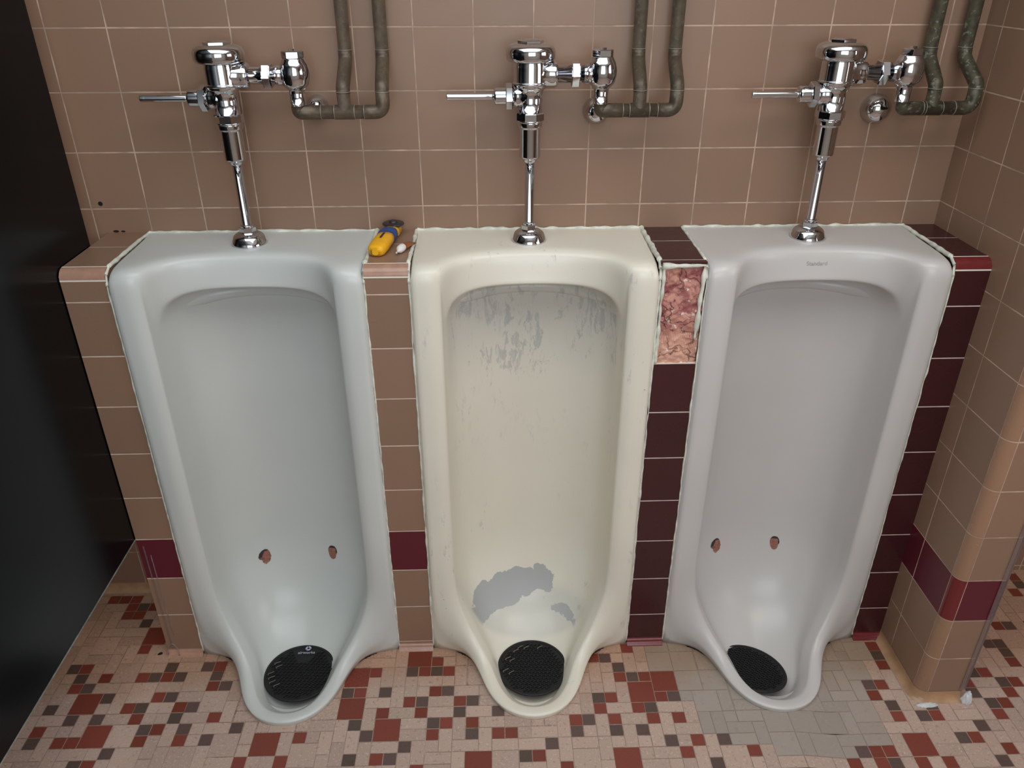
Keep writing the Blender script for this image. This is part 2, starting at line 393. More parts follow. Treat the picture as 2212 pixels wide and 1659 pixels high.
# ---- tiled piers that fill the gaps between the urinals
def pier(name, xa, xb, zl, style):
    red = style == 'maroon'
    ca, cb = (MAROON, MAROON2) if red else (BROWN, BROWN2)
    gr = (196, 178, 172) if red else (205, 184, 168)
    band = None if red else (zl+T, zl+2*T)
    mf = tilemat(name+'_front_tile', None, 2, 0, zl, ca, cb, gr, band=band, rough=.22 if red else .32, fade=False)
    mt = tilemat(name+'_top_tile', None, 1, 0, -.2, ca, cb, (190, 176, 166), rough=.22 if red else .32, fade=False)
    mb = plain(name+'_bullnose', (112, 38, 40) if red else (176, 136, 116), .2, var=.12, nscale=60)
    mg = plain(name+'_fresh_grout', (226, 218, 204), .8)
    bm = bmesh.new(); r = .0195
    rough = style == 'maroon' and name == 'trim_3'
    zt = .7405+.009 if rough else LEDGE-r
    # front
    zb = .018
    quad(bm, [(xa, PF, zb), (xb, PF, zb), (xb, PF, zt), (xa, PF, zt)], 0)
    # cove foot
    pr = [(0, zb), (-.002, .010), (-.005, .0045), (-.011, .0012), (-.011, -.004)]
    for (d0, z0), (d1, z1) in zip(pr, pr[1:]):
        quad(bm, [(xa, PF+d0, z0), (xb, PF+d0, z0), (xb, PF+d1, z1), (xa, PF+d1, z1)], 2).smooth = True
    if not rough:
        n = 8
        for i in range(n):
            a, b = math.pi/2*i/n, math.pi/2*(i+1)/n
            p = [(PF+r-r*math.cos(t), LEDGE-r+r*math.sin(t)) for t in (a, b)]
            quad(bm, [(xa, p[0][0], p[0][1]), (xb, p[0][0], p[0][1]), (xb, p[1][0], p[1][1]), (xa, p[1][0], p[1][1])], 2).smooth = True
        box(bm, xa, xb, PF-.0004, PF+.001, LEDGE-r-.0016, LEDGE-r+.0012, 3)
        box(bm, xa, xb, PF+r-.001, PF+r+.0016, LEDGE-.001, LEDGE+.0003, 3)
    yt = PF+.006 if rough else PF+r
    quad(bm, [(xa, yt, LEDGE), (xb, yt, LEDGE), (xb, 0, LEDGE), (xa, 0, LEDGE)], 1)
    for x in (xa, xb):
        quad(bm, [(x, PF+.0005, -.004), (x, 0, -.004), (x, 0, LEDGE-.001), (x, PF+.012, LEDGE-.001), (x, PF+.0005, LEDGE-.012)], 0)
    if rough:
        quad(bm, [(xa, PF+.012, zt-.004), (xb, PF+.012, zt-.004), (xb, PF+.012, LEDGE), (xa, PF+.012, LEDGE)], 0)
        quad(bm, [(xa, PF, zt), (xb, PF, zt), (xb, PF+.013, zt-.001), (xa, PF+.013, zt-.001)], 3)
        quad(bm, [(xa, PF+.006, LEDGE), (xb, PF+.006, LEDGE), (xb, PF+.006, LEDGE-.007), (xa, PF+.006, LEDGE-.007)], 1)
    bmesh.ops.remove_doubles(bm, verts=bm.verts[:], dist=1e-5)
    return link(name, bm, [mf, mt, mb, mg], kind='structure')
pier('trim_1', -.812, -.7312, .1257, 'brown')
pier('trim_2', -.2723, -.1918, .1337, 'brown')
t3 = pier('trim_3', .2683, .3523, .0925, 'maroon')
pier('trim_4', .8118, XR, .0952, 'maroon')
# exposed mortar where tiles have come off the third pier
b = NB('pink_scraped_mortar'); P, X = b.pos()
n1 = b.noise(P, 34, 5, .6, .6); n2 = b.noise(P, 90, 4, .6)
col = b.mix(b.ramp(n1, .40, .60), lin(148, 80, 82), lin(196, 140, 124))
zz = b.ramp(X[2], .75, .86, 1, 0)
col = b.mix(b.math('MULTIPLY', zz, .65), col, lin(214, 166, 140))
col = b.mix(b.ramp(n2, .60, .68), col, lin(226, 214, 198))
col = b.mix(b.math('MULTIPLY', b.ramp(n2, .33, .38, 1, 0), .8), col, lin(96, 30, 34))
vo = b.node('ShaderNodeTexVoronoi', feature='DISTANCE_TO_EDGE'); vo.inputs['Scale'].default_value = 15
mp = b.node('ShaderNodeVectorMath', operation='ADD'); b.l.new(P, mp.inputs[0])
nv = b.node('ShaderNodeVectorMath', operation='SCALE'); b.l.new(b.noise(P, 20, 3, out=1), nv.inputs[0]); nv.inputs['Scale'].default_value = .09
b.l.new(nv.outputs[0], mp.inputs[1]); b.l.new(mp.outputs[0], vo.inputs['Vector'])
crk = b.math('MULTIPLY', b.ramp(vo.outputs['Distance'], .008, .03, 1, 0), b.ramp(b.noise(P, 28, 2), .42, .55))
col = b.mix(b.math('MULTIPLY', crk, .7), col, lin(80, 38, 32))
# trowel comb teeth at the foot
comb = b.math('MULTIPLY', b.ramp(b.math('SINE', b.math('MULTIPLY', b.math('ADD', X[0], b.math('MULTIPLY', n1, .004)), 1900)), .2, .8), b.math('MULTIPLY', b.ramp(X[2], .76, .79), b.ramp(X[2], .80, .83, 1, 0)))
col = b.mix(b.math('MULTIPLY', comb, .45), col, lin(236, 190, 160))
b.bump(b.math('SUBTRACT', b.math('ADD', n1, b.math('MULTIPLY', n2, .5)), b.math('MULTIPLY', crk, .3)), 1, .004)
M['mortar'] = b.done(col, .75)
from mathutils import noise as mn
bm = bmesh.new(); nx, nz = 34, 80; x0, x1, z0, z1 = .2695, .3515, .7485, .9505
vv = {}
for i in range(nx+1):
    for k in range(nz+1):
        x, z = x0+(x1-x0)*i/nx, z0+(z1-z0)*k/nz
        d = .0045*mn.noise(Vector((x*40, 0, z*40)))+.0022*mn.noise(Vector((x*130, 4, z*130)))+.0015*math.floor(3*mn.noise(Vector((x*22, 9, z*22)))+1)
        vv[i, k] = bm.verts.new((x, PF+.0065-d, z))
for i in range(nx):
    for k in range(nz): bm.faces.new((vv[i, k], vv[i+1, k], vv[i+1, k+1], vv[i, k+1])).smooth = True
link('mortar_patch', bm, M['mortar'], t3, label='scraped pink mortar with cracks where tiles are missing')
bm = bmesh.new()
def bead(bm, a, b, r=.003, n=None, seed=0, jit=.35):
    a, b = Vector(a), Vector(b); L = (b-a).length; n = n or max(4, int(L/.006))
    pts = [a+(b-a)*i/n+Vector([.0011*mn.noise(Vector((i*.23+seed*3.1, q*5, .5))) for q in range(3)]) for i in range(n+1)]
    tube(bm, pts, [r*(1+jit*mn.noise(Vector((i*.31, seed*2.7+.4, 7.3)))) for i in range(n+1)], 8)
bead(bm, (.270, PF+.003, .9475), (.350, PF+.003, .9475), .0042, seed=3, jit=1)
bead(bm, (.2735, PF+.003, .945), (.2725, PF+.003, .75), .0036, seed=5, jit=1)
bead(bm, (.3475, PF+.003, .945), (.3445, PF+.003, .80), .0045, seed=9, jit=1)
link('mortar_smear', bm, M['seal'], t3, label='white filler smeared along the bare mortar')

# ================================================================== URINALS
HALF = [  # name: W, B, O, C, I, A0, A, S, d    (x, y, z)
 ((0, 0, .953), (0, -.06, .953), (0, -.108, .953), (0, -.127, .952), (0, -.139, .944), (0, -.146, .905), (0, -.150, .889), (0, -.05, .850), (0, 1, 0)),
 ((.05, 0, .953), (.05, -.062, .953), (.05, -.111, .953), (.05, -.130, .952), (.05, -.142, .944), (.0495, -.148, .905), (.049, -.151, .8885), (0, -.05, .850), (0, 1, 0)),
 ((.09, 0, .953), (.09, -.07, .953), (.09, -.118, .953), (.09, -.137, .952), (.09, -.149, .944), (.0885, -.153, .904), (.087, -.154, .8865), (0, -.05, .850), (0, 1, 0)),
 ((.125, 0, .953), (.127, -.08, .953), (.128, -.130, .953), (.126, -.150, .952), (.124, -.162, .944), (.122, -.163, .902), (.119, -.161, .882), (0, -.05, .848), (0, 1, 0)),
 ((.150, 0, .953), (.155, -.10, .953), (.157, -.150, .953), (.152, -.168, .952), (.146, -.180, .944), (.144, -.175, .898), (.139, -.168, .874), (0, -.05, .845), (0, 1, 0)),
 ((.175, 0, .953), (.19, -.12, .953), (.188, -.175, .953), (.176, -.195, .9525), (.161, -.204, .945), (.158, -.190, .890), (.153, -.176, .865), (0, -.05, .84), (0, 1, 0)),
 ((.2292, 0, .953), (.2285, -.180, .9525), (.215, -.208, .9525), (.190, -.218, .951), (.168, -.217, .941), (.164, -.200, .880), (.162, -.182, .851), (0, -.05, .835), (0, 1, 0)),
 ((.2292, 0, .942), (.2288, -.215, .941), (.222, -.2255, .940), (.192, -.229, .938), (.172, -.221, .925), (.170, -.205, .865), (.168, -.186, .833), (0, -.05, .82), (0, 1, 0)),
 ((.2292, 0, .915), (.2292, -.219, .915), (.2225, -.2275, .915), (.191, -.231, .912), (.173, -.2215, .895), (.1715, -.206, .84), (.170, -.188, .812), (0, -.05, .80), (0, 1, 0)),
 ((.2292, 0, .85), (.2292, -.219, .85), (.2225, -.2275, .85), (.190, -.231, .85), (.173, -.2215, .84), (.1715, -.206, .80), (.170, -.188, .775), (0, -.05, .77), (0, 1, 0)),
 ((.2292, 0, .70), (.2292, -.219, .70), (.2225, -.2275, .70), (.190, -.231, .70), (.173, -.2215, .69), (.1715, -.206, .67), (.170, -.188, .66), (0, -.05, .66), (0, 1, 0)),
 ((.2292, 0, .50), (.2292, -.219, .50), (.2225, -.2275, .50), (.190, -.231, .50), (.173, -.2215, .495), (.1715, -.206, .485), (.170, -.188, .48), (0, -.05, .48), (0, 1, 0)),
 ((.2292, 0, .33), (.2292, -.219, .33), (.2225, -.2275, .33), (.190, -.231, .33), (.173, -.2215, .33), (.1715, -.206, .33), (.170, -.188, .33), (0, -.05, .34), (0, 1, 0)),
 ((.2292, 0, .22), (.2292, -.219, .22), (.2225, -.2275, .215), (.190, -.231, .215), (.1725, -.2215, .215), (.169, -.206, .218), (.168, -.188, .222), (0, -.052, .24), (0, .995, -.1)),
 ((.2292, 0, .12), (.2292, -.219, .115), (.2225, -.2275, .135), (.187, -.2315, .155), (.168, -.2245, .157), (.164, -.211, .158), (.162, -.194, .158), (0, -.062, .16), (0, .97, -.25)),
 ((.2292, 0, .0), (.2292, -.220, .0), (.207, -.230, .055), (.168, -.243, .092), (.147, -.240, .094), (.142, -.230, .092), (.136, -.218, .085), (0, -.085, .085), (0, .85, -.5)),
 ((.15, -.10, -.012), (.168, -.229, .0), (.158, -.252, .036), (.137, -.268, .055), (.119, -.264, .054), (.113, -.254, .047), (.106, -.243, .038), (0, -.13, .028), (0, .6, -.8)),
 ((.12, -.18, -.012), (.139, -.252, .0), (.132, -.283, .024), (.115, -.297, .034), (.098, -.293, .032), (.091, -.285, .024), (.084, -.276, .012), (0, -.185, -.008), (0, .25, -.97)),
 ((.10, -.25, -.012), (.120, -.292, .0), (.114, -.326, .016), (.099, -.338, .022), (.083, -.333, .019), (.077, -.324, .008), (.071, -.314, -.005), (0, -.235, -.028), (0, 0, -1)),
 ((.08, -.32, -.012), (.105, -.347, .0), (.099, -.366, .013), (.084, -.374, .018), (.068, -.366, .015), (.062, -.354, .003), (.058, -.343, -.010), (0, -.265, -.034), (0, 0, -1)),
 ((.05, -.36, -.012), (.068, -.410, .0), (.064, -.414, .012), (.054, -.411, .0165), (.043, -.396, .013), (.039, -.380, .0), (.036, -.369, -.013), (0, -.28, -.036), (0, 0, -1)),
 ((0, -.38, -.012), (0, -.434, .0), (0, -.434, .011), (0, -.425, .0160), (0, -.408, .013), (0, -.395, .0), (0, -.384, -.013), (0, -.285, -.036), (0, 0, -1)),
]
KS = (.05, .13, .26, .45, .7, 1.0)
def urinal_bm():
    cols = []
    def column(row, sx):
        W, B, O, C, I, A0, A, S, d = [Vector(q) for q in row]
        pts = [W, B, O, C, I, A0, A]; d.normalize()
        V = S-A; Vp = d*V.dot(d); Vt = V-Vp
        for k in KS:
            sh = (1-(1-k)**2.6)**(1/2.2) if k < 1 else 1
            pts.append(A+Vp*min(1, sh)+Vt*k)
        return [Vector((p.x*sx, p.y, p.z)) for p in pts]
    right = [column(r, 1) for r in HALF]
    left = [column(r, -1) for r in HALF[-2:0:-1]]
    cols = right+left
    bm = bmesh.new(); V = [[bm.verts.new(p) for p in c] for c in cols]; n = len(V)
    for a in range(n):
        b = (a+1) % n
        for k in range(len(V[0])-1):
            bm.faces.new((V[a][k], V[b][k], V[b][k+1], V[a][k+1]))
    bmesh.ops.remove_doubles(bm, verts=bm.verts[:], dist=1e-5)
    bmesh.ops.dissolve_degenerate(bm, edges=bm.edges[:], dist=1e-6)
    fix(bm)
    cr_ = bm.edges.layers.float.new('crease_edge')
    vc_ = bm.verts.layers.float.new('crease_vert')
    key = lambda p: (round(p.x, 4), round(p.y, 4), round(p.z, 4))
    loopw = {1: .9, 2: .55, 4: .7, 6: .5}; pos_ = {}
    for ci, c in enumerate(cols):
        for li in loopw: pos_[key(c[li])] = (li, ci)
    for e in bm.edges:
        if len(e.link_faces) == 1: e[cr_] = 1; continue
        a, b = pos_.get(key(e.verts[0].co)), pos_.get(key(e.verts[1].co))
        if a and b and a[0] == b[0]:
            w_ = loopw[a[0]]; top_ = min(e.verts[0].co.z, e.verts[1].co.z) > .925
            if top_ and a[0] in (1, 2): w_ = .05
            if top_ and a[0] == 4: w_ = .25
            if not top_ and max(e.verts[0].co.z, e.verts[1].co.z) < .16: w_ = {1: 1, 2: .7, 4: .9, 6: .45}[a[0]]
            e[cr_] = w_
    for v in bm.verts:
        if abs(abs(v.co.x)-.2292) < 1e-4 and v.co.z < .001: v[vc_] = 1
        if abs(abs(v.co.x)-.2292) < 1e-4 and v.co.y > -.001 and v.co.z > .95: v[vc_] = 1
    return bm

def porcelain(name, base, dirty=False, tint=None):
    b = NB(name); P, X = b.objpos()
    col = b.mix(b.ramp(b.noise(P, 4, 3), .3, .7), lin(*base), tuple(q*.95 for q in lin(*base)[:3])+(1,))
    rgh = .3
    if dirty:
        grey = lin(172, 172, 172)
        inside = b.math('MULTIPLY', b.ramp(X[1], -.185, -.15), b.ramp(X[2], .865, .885, 1, 0))
        st = b.node('ShaderNodeMapping'); st.inputs['Scale'].default_value = (1, 1, .35); b.l.new(P, st.inputs[0])
        nz = b.noise(st.outputs[0], 36, 6, .72, .9)
        n3 = b.noise(P, 7, 3, .5, 0)
        # worn-through paint streaks in the upper part of the bowl
        up = b.math('MULTIPLY', inside, b.ramp(X[2], .44, .76))
        thr = b.math('SUBTRACT', .665, b.math('MULTIPLY', b.ramp(n3, .42, .62), .15))
        m1 = b.math('MULTIPLY', up, b.ramp(b.math('SUBTRACT', nz, thr), 0, .035))
        fine = b.noise(st.outputs[0], 95, 5, .7, .4)
        m1b = b.math('MULTIPLY', b.math('MULTIPLY', inside, b.ramp(X[2], .42, .66)), b.math('MULTIPLY', b.ramp(fine, .57, .68), b.ramp(n3, .44, .58)))
        m1 = b.math('MULTIPLY', b.math('ADD', b.math('MULTIPLY', m1, b.ramp(fine, .30, .56, .25, 1)), b.math('MULTIPLY', m1b, .7), clamp=True), .72)
        wash = b.math('MULTIPLY', b.math('MULTIPLY', inside, b.ramp(X[2], .60, .84)), .55)
        col = b.mix(wash, col, lin(186, 186, 182))
        # the big peeled patch low in the bowl
        dx = b.math('DIVIDE', b.math('ADD', X[0], .052), .128); dz = b.math('DIVIDE', b.math('SUBTRACT', X[2], .082), .036)
        dz = b.math('SUBTRACT', dz, b.math('MULTIPLY', dx, .42))
        el = b.math('ADD', b.math('POWER', b.math('ABSOLUTE', dx), 2.), b.math('POWER', b.math('ABSOLUTE', dz), 2.))
        el = b.math('ADD', el, b.math('MULTIPLY', b.math('SUBTRACT', b.noise(P, 28, 4), .5), 2.6))
        m2 = b.math('MULTIPLY', b.ramp(el, .90, 1.0, 1, 0), b.ramp(X[1], -.20, -.18))
        dx2 = b.math('DIVIDE', b.math('SUBTRACT', X[0], .085), .03); dz2 = b.math('DIVIDE', b.math('SUBTRACT', X[2], .040), .012)
        el2 = b.math('ADD', b.math('MULTIPLY', dx2, dx2), b.math('MULTIPLY', dz2, dz2))
        el2 = b.math('ADD', el2, b.math('MULTIPLY', b.math('SUBTRACT', b.noise(P, 50, 3), .5), 3.))
        m2 = b.math('MAXIMUM', m2, b.math('MULTIPLY', b.ramp(el2, .7, .85, 1, 0), b.ramp(X[1], -.20, -.18)))
        # thin first coat below it
        low = b.math('MULTIPLY', b.ramp(X[1], -.20, -.18), b.ramp(X[2], .06, .10, 1, 0))
        col = b.mix(b.math('MULTIPLY', low, .5), col, lin(190, 190, 186))
        # smudges on the side edges and ledge lip
        sm = b.noise(st.outputs[0], 60, 5, .7)
        m3 = b.math('MULTIPLY', b.ramp(sm, .58, .68), .55)
        m3 = b.math('MULTIPLY', m3, b.ramp(n3, .5, .62))
        m = b.math('MAXIMUM', b.math('MAXIMUM', m1, m2), m3)
        col = b.mix(m, col, grey)
        chip = b.math('MULTIPLY', b.ramp(b.noise(P, 120, 2), .79, .81), .6)
        col = b.mix(chip, col, lin(96, 84, 74))
        b.bump(b.math('ADD', b.math('MULTIPLY', b.noise(st.outputs[0], 45, 4), .5), b.math('MULTIPLY', m, -.4)), .12, .0015)
        rgh = b.math('ADD', .30, b.math('MULTIPLY', m, .2))
    else:
        b.bump(b.noise(P, 5, 2), .02, .002)
    return b.done(col, rgh, 0, .5)
PORC = [porcelain('cool_white_porcelain', (204, 206, 202)), porcelain('cream_painted_porcelain', (227, 221, 206), True), porcelain('pinkish_white_porcelain', (200, 196, 193))]
LABEL_U = ['cool white stall urinal beside the black partition, two small face stickers low in its bowl',
           'cream painted stall urinal in the middle, paint worn to grey patches inside the bowl',
           'pinkish white stall urinal at the right, between two maroon tile columns']
base_me = None; urinals = []; bvhs = []
for c, mat, lab in zip(UX, PORC, LABEL_U):
    u = thing('stall_urinal', lab, 'urinal', (c, 0, 0), group='row of three stall urinals')
    if base_me is None:
        tmp = D.objects.new('body', D.meshes.new('body')); bm = urinal_bm(); bm.to_mesh(tmp.data); bm.free()
        COL.objects.link(tmp); md = tmp.modifiers.new('s', 'SUBSURF'); md.levels = 2; md.render_levels = 2
        dg = bpy.context.evaluated_depsgraph_get(); dg.update()
        base_me = D.meshes.new_from_object(tmp.evaluated_get(dg)); D.objects.remove(tmp)
        for p in base_me.polygons: p.use_smooth = True
        bmv = [v.co.copy() for v in base_me.vertices]; bmp = [tuple(p.vertices) for p in base_me.polygons]
        BV = BVHTree.FromPolygons(bmv, bmp)
    me = base_me.copy(); me.materials.clear(); me.materials.append(mat)
    o = D.objects.new('bowl', me); COL.objects.link(o); o.parent = u
    urinals.append(u)
def cavity(x, z):
    h = BV.ray_cast(Vector((x, -.19, z)), Vector((0, 1, 0)), .3); return h[0], h[1]
# sealant beads round each urinal
for u, c in zip(urinals, UX):
    i = UX.index(c); bm = bmesh.new(); r = (.0024, .0026, .0022)[i]
    bead(bm, (-.2285, -.002, .953), (.2285, -.002, .953), r*1.5, seed=i, jit=.9)
    for s in (-1, 1):
        bead(bm, (s*.2298, -.003, .9525), (s*.2300, -.195, .9520), r*(1.9 if s > 0 else 1.5), seed=i+s*3, jit=.5)
        bead(bm, (s*.2293, -.2195, .925), (s*.2293, -.2195, .01), r*.7, seed=i+s*5, jit=.8)
        bead(bm, (s*.2300, -.195, .952), (s*.2296, -.214, .942), r*1.4, n=4, seed=i)
        bead(bm, (s*.2296, -.214, .942), (s*.2293, -.219, .922), r*1.1, n=4, seed=i)
    link('sealant_bead', bm, M['seal'], u, label='uneven white sealant line')
# flush spreader ridge under the brow of each bowl
for k, u in enumerate(urinals):
    bm = bmesh.new(); rows = []
    for q in range(33):
        x = -.142+.284*q/32; f = min(1, (1-abs(x)/.142)*5)**.5 if abs(x) < .142 else 0
        row = []
        for dz, dy in ((.012, -.0005), (.007, -.006), (-.003, -.0075), (-.009, -.006), (-.012, 0)):
            z = .846-.5*x*x+dz*max(.3, f); p, _ = cavity(x, z)
            row.append(bm.verts.new((x, (p.y if p else -.06)+.0006+dy*f, z)))
        rows.append(row)
    for a, b_ in zip(rows, rows[1:]):
        for q in range(4): bm.faces.new((a[q], b_[q], b_[q+1], a[q+1])).smooth = True
    fix(bm); link('spreader_ridge', bm, PORC[k], u)
# face stickers
M['hair'] = plain('sticker_dark_hair', (52, 46, 48), .5)
M['skin'] = plain('sticker_skin', (158, 104, 88), .5, var=.25, nscale=140)
M['skin2'] = plain('sticker_shaded_skin', (126, 82, 72), .5, var=.2, nscale=140)
M['ear'] = plain('sticker_neck', (150, 118, 92), .5)
PROFILE = [(-.9, .25), (-.8, .55), (-.45, .85), (0, 1), (.35, .9), (.65, .55), (.78, .1), (.85, -.1), (.72, -.3), (.75, -.5), (.55, -.75), (.3, -.85), (.1, -1), (-.2, -.85), (-.4, -.6), (-.45, -.35), (-.75, -.2), (-.9, 0)]
FRONT = [(-.78, .2), (-.7, .6), (-.35, .92), (0, 1), (.4, .92), (.72, .6), (.82, .2), (.78, -.05), (.62, -.2), (.6, -.5), (.35, -.85), (0, -1), (-.35, -.88), (-.62, -.5), (-.72, -.1)]
def sticker(u, x, z, kind, mirror=1):
    bm = bmesh.new(); w, h = (.0155, .0195) if kind == 'profile' else (.0138, .0180)
    out = PROFILE if kind == 'profile' else FRONT
    def hairy(px, pz):
        if kind == 'profile': return px < -.42+.55*max(0, pz-.1) and pz > -.02 or pz > .72
        return pz > .66-.1*abs(px) or abs(px) > .60 and pz > .0 and px > 0
    n = 22
    for i in range(-n, n):
        for k in range(-n, n):
            px, pz = (i+.5)/n, (k+.5)/n
            if not inpoly(px, pz, out): continue
            mi = 0 if hairy(px, pz) else 1
            if mi == 1:
                if pz < -.72 and kind == 'profile': mi = 3
                elif kind == 'front' and (abs(pz-.12) < .06 and .12 < abs(px+.05) < .42 or abs(pz+.5) < .05 and abs(px+.05) < .3 or abs(px+.05) < .1 and -.28 < pz < -.2): mi = 2
                elif kind == 'profile' and (abs(pz-.1) < .07 and .35 < px < .62 or abs(pz+.48) < .05 and px > .4 or px < -.15 and -.3 < pz < -.05): mi = 2
            vs = []
            for a, b_ in ((i, k), (i+1, k), (i+1, k+1), (i, k+1)):
                X_, Z_ = x+a/n*w*mirror, z+b_/n*h
                p, nn = cavity(X_, Z_)
                if p is None: break
                vs.append(bm.verts.new(p+Vector((0, -.0007, .0002))))
            if len(vs) == 4: f = bm.faces.new(vs); f.material_index = mi; f.smooth = True
    bmesh.ops.remove_doubles(bm, verts=bm.verts[:], dist=1e-5); fix(bm)
    link('face_sticker', bm, [M['hair'], M['skin'], M['skin2'], M['ear']], u, label='small sticker of a dark-haired man\'s head, '+('seen from the side' if kind == 'profile' else 'seen from the front'))
sticker(urinals[0], -.5960-UX[0], .172, 'profile'); sticker(urinals[0], -.4364-UX[0], .172, 'front')
sticker(urinals[2], .4995-UX[2], .172, 'profile'); sticker(urinals[2], .646-UX[2], .172, 'front')

def text_mesh(body, size, name, mat, parent, mtx, ext=.0002, label=None):
    cu = D.curves.new('t', 'FONT'); cu.body = body; cu.size = size; cu.extrude = ext; cu.align_x = 'CENTER'; cu.align_y = 'CENTER'
    t = D.objects.new('t', cu); COL.objects.link(t)
    dg = bpy.context.evaluated_depsgraph_get(); dg.update()
    me = D.meshes.new_from_object(t.evaluated_get(dg)); D.objects.remove(t)
    me.transform(mtx); me.materials.clear(); me.materials.append(mat); me.name = name
    o = D.objects.new(name, me); COL.objects.link(o); o.parent = parent
    if label: o['label'] = label
    return o
M['mark'] = plain('faded_grey_print', (150, 148, 150), .5)
hit = BV.ray_cast(Vector((0, -.3, .922)), Vector((0, 1, 0)), .4)
nrm_ = hit[1] if hit[1].y < 0 else -hit[1]
tilt = math.atan2(nrm_.z, -nrm_.y)
text_mesh('Standard', .0115, 'maker_mark', M['mark'], urinals[2], Matrix.Translation((0.003, hit[0].y-.0005, .922)) @ Matrix.Rotation(math.pi/2-tilt, 4, 'X'), .0001, 'faded grey maker lettering')

# ---- urinal screens
M['rubber'] = plain('black_rubber_mesh', (20, 21, 21), .62, var=.4, nscale=220, bump=.6)
M['glint'] = plain('grey_rubber_glint', (120, 116, 106), .5)  # pale grey stands in for glints on the black mesh
M['print'] = plain('pale_lavender_print', (176, 180, 198), .5)
def screen(c, label, R=.0812, tiltx=0, tilty=0, logo=False, glints=(), sd=1):
    t = thing('urinal_screen', label, 'urinal screen', c, group='black screens over the drains')
    t.rotation_euler = (tiltx, tilty, .5)
    bm = bmesh.new()
    lathe(bm, rprof([(R-.004, -.003), (R, -.001), (R, .002), (R-.002, .0032), (R-.006, .0028), (R-.006, .0014)], .001), seg=72)
    # the mat itself: a lattice of short L and I bars over a thin disc
    lathe(bm, [(R-.005, -.0012), (R-.005, .0016)], seg=72)
    rr = random.Random(sd); p = .0078
    n = int(R/p)+1
    for a in range(-n, n+1):
        for b_ in range(-2*n, 2*n+1):
            x, y = a*p*2+(b_ % 2)*p, b_*p*.62
            if math.hypot(x, y) > R-.012: continue
            if logo and (x*math.cos(.5)-y*math.sin(.5)+0.0)**2+((x*math.sin(.5)+y*math.cos(.5))-.055)**2 < .026**2: continue
            box(bm, x-p*.78, x+p*.55, y-.0009, y+.0009, .001, .0042+rr.random()*.0006)
            box(bm, x-p*.78, x-p*.78+.0018, y-.0028, y+.0009, .001, .0042)
    link('rubber_mat', bm, M['rubber'], t)
    if glints:
        bm = bmesh.new()
        for gx, gy in glints:
            box(bm, gx-.0085, gx+.0065, gy-.0006, gy+.0006, .0040, .0050)
            box(bm, gx-.0085, gx-.0074, gy-.0040, gy+.0006, .0040, .0050)
        link('glint_bar', bm, M['glint'], t, label='grey raised bars painted as glints')
    if logo:
        R0 = Matrix.Rotation(-.5, 4, 'Z')
        text_mesh('airworks', .0112, 'logo_lettering', M['print'], t, R0 @ Matrix.Translation((.004, .0555, .0046)), .0002, 'pale lettering reading airworks')
        bm = bmesh.new()
        for s_ in range(3):
            a0 = s_*2.094
            for k in range(7):
                a, b_ = a0+k*.26, a0+(k+1)*.26
                quad(bm, [(q*math.cos(an)+.006, q*math.sin(an)+.0685, .0046) for q, an in ((.0026, a), (.0068, a-.25), (.0068, b_-.25), (.0026, b_))])
        bmesh.ops.transform(bm, matrix=R0, verts=bm.verts[:])
        link('logo_emblem', bm, M['print'], t, label='round pale emblem with swirling blades')
    return t
screen((-.4955, -.277, -.0075), 'black round screen with a small airworks emblem, over the drain of the left urinal', logo=True,
       glints=[(-.058, .030), (-.060, .017), (-.062, .004), (-.036, .052), (-.036, .040), (-.056, -.010)], sd=1)
screen((.0400, -.279, -.0070), 'plain black round screen with slotted mesh, over the drain of the middle urinal',
       glints=[(-.036, .050), (-.030, .040), (-.058, .022), (-.008, .060), (.006, .064), (.018, .056), (.046, .040), (-.050, .010)], sd=2)
screen((.5460, -.300, -.004), 'plain black round screen tilted against the side of the right urinal', R=.080, tiltx=-.06, tilty=.20, sd=3)

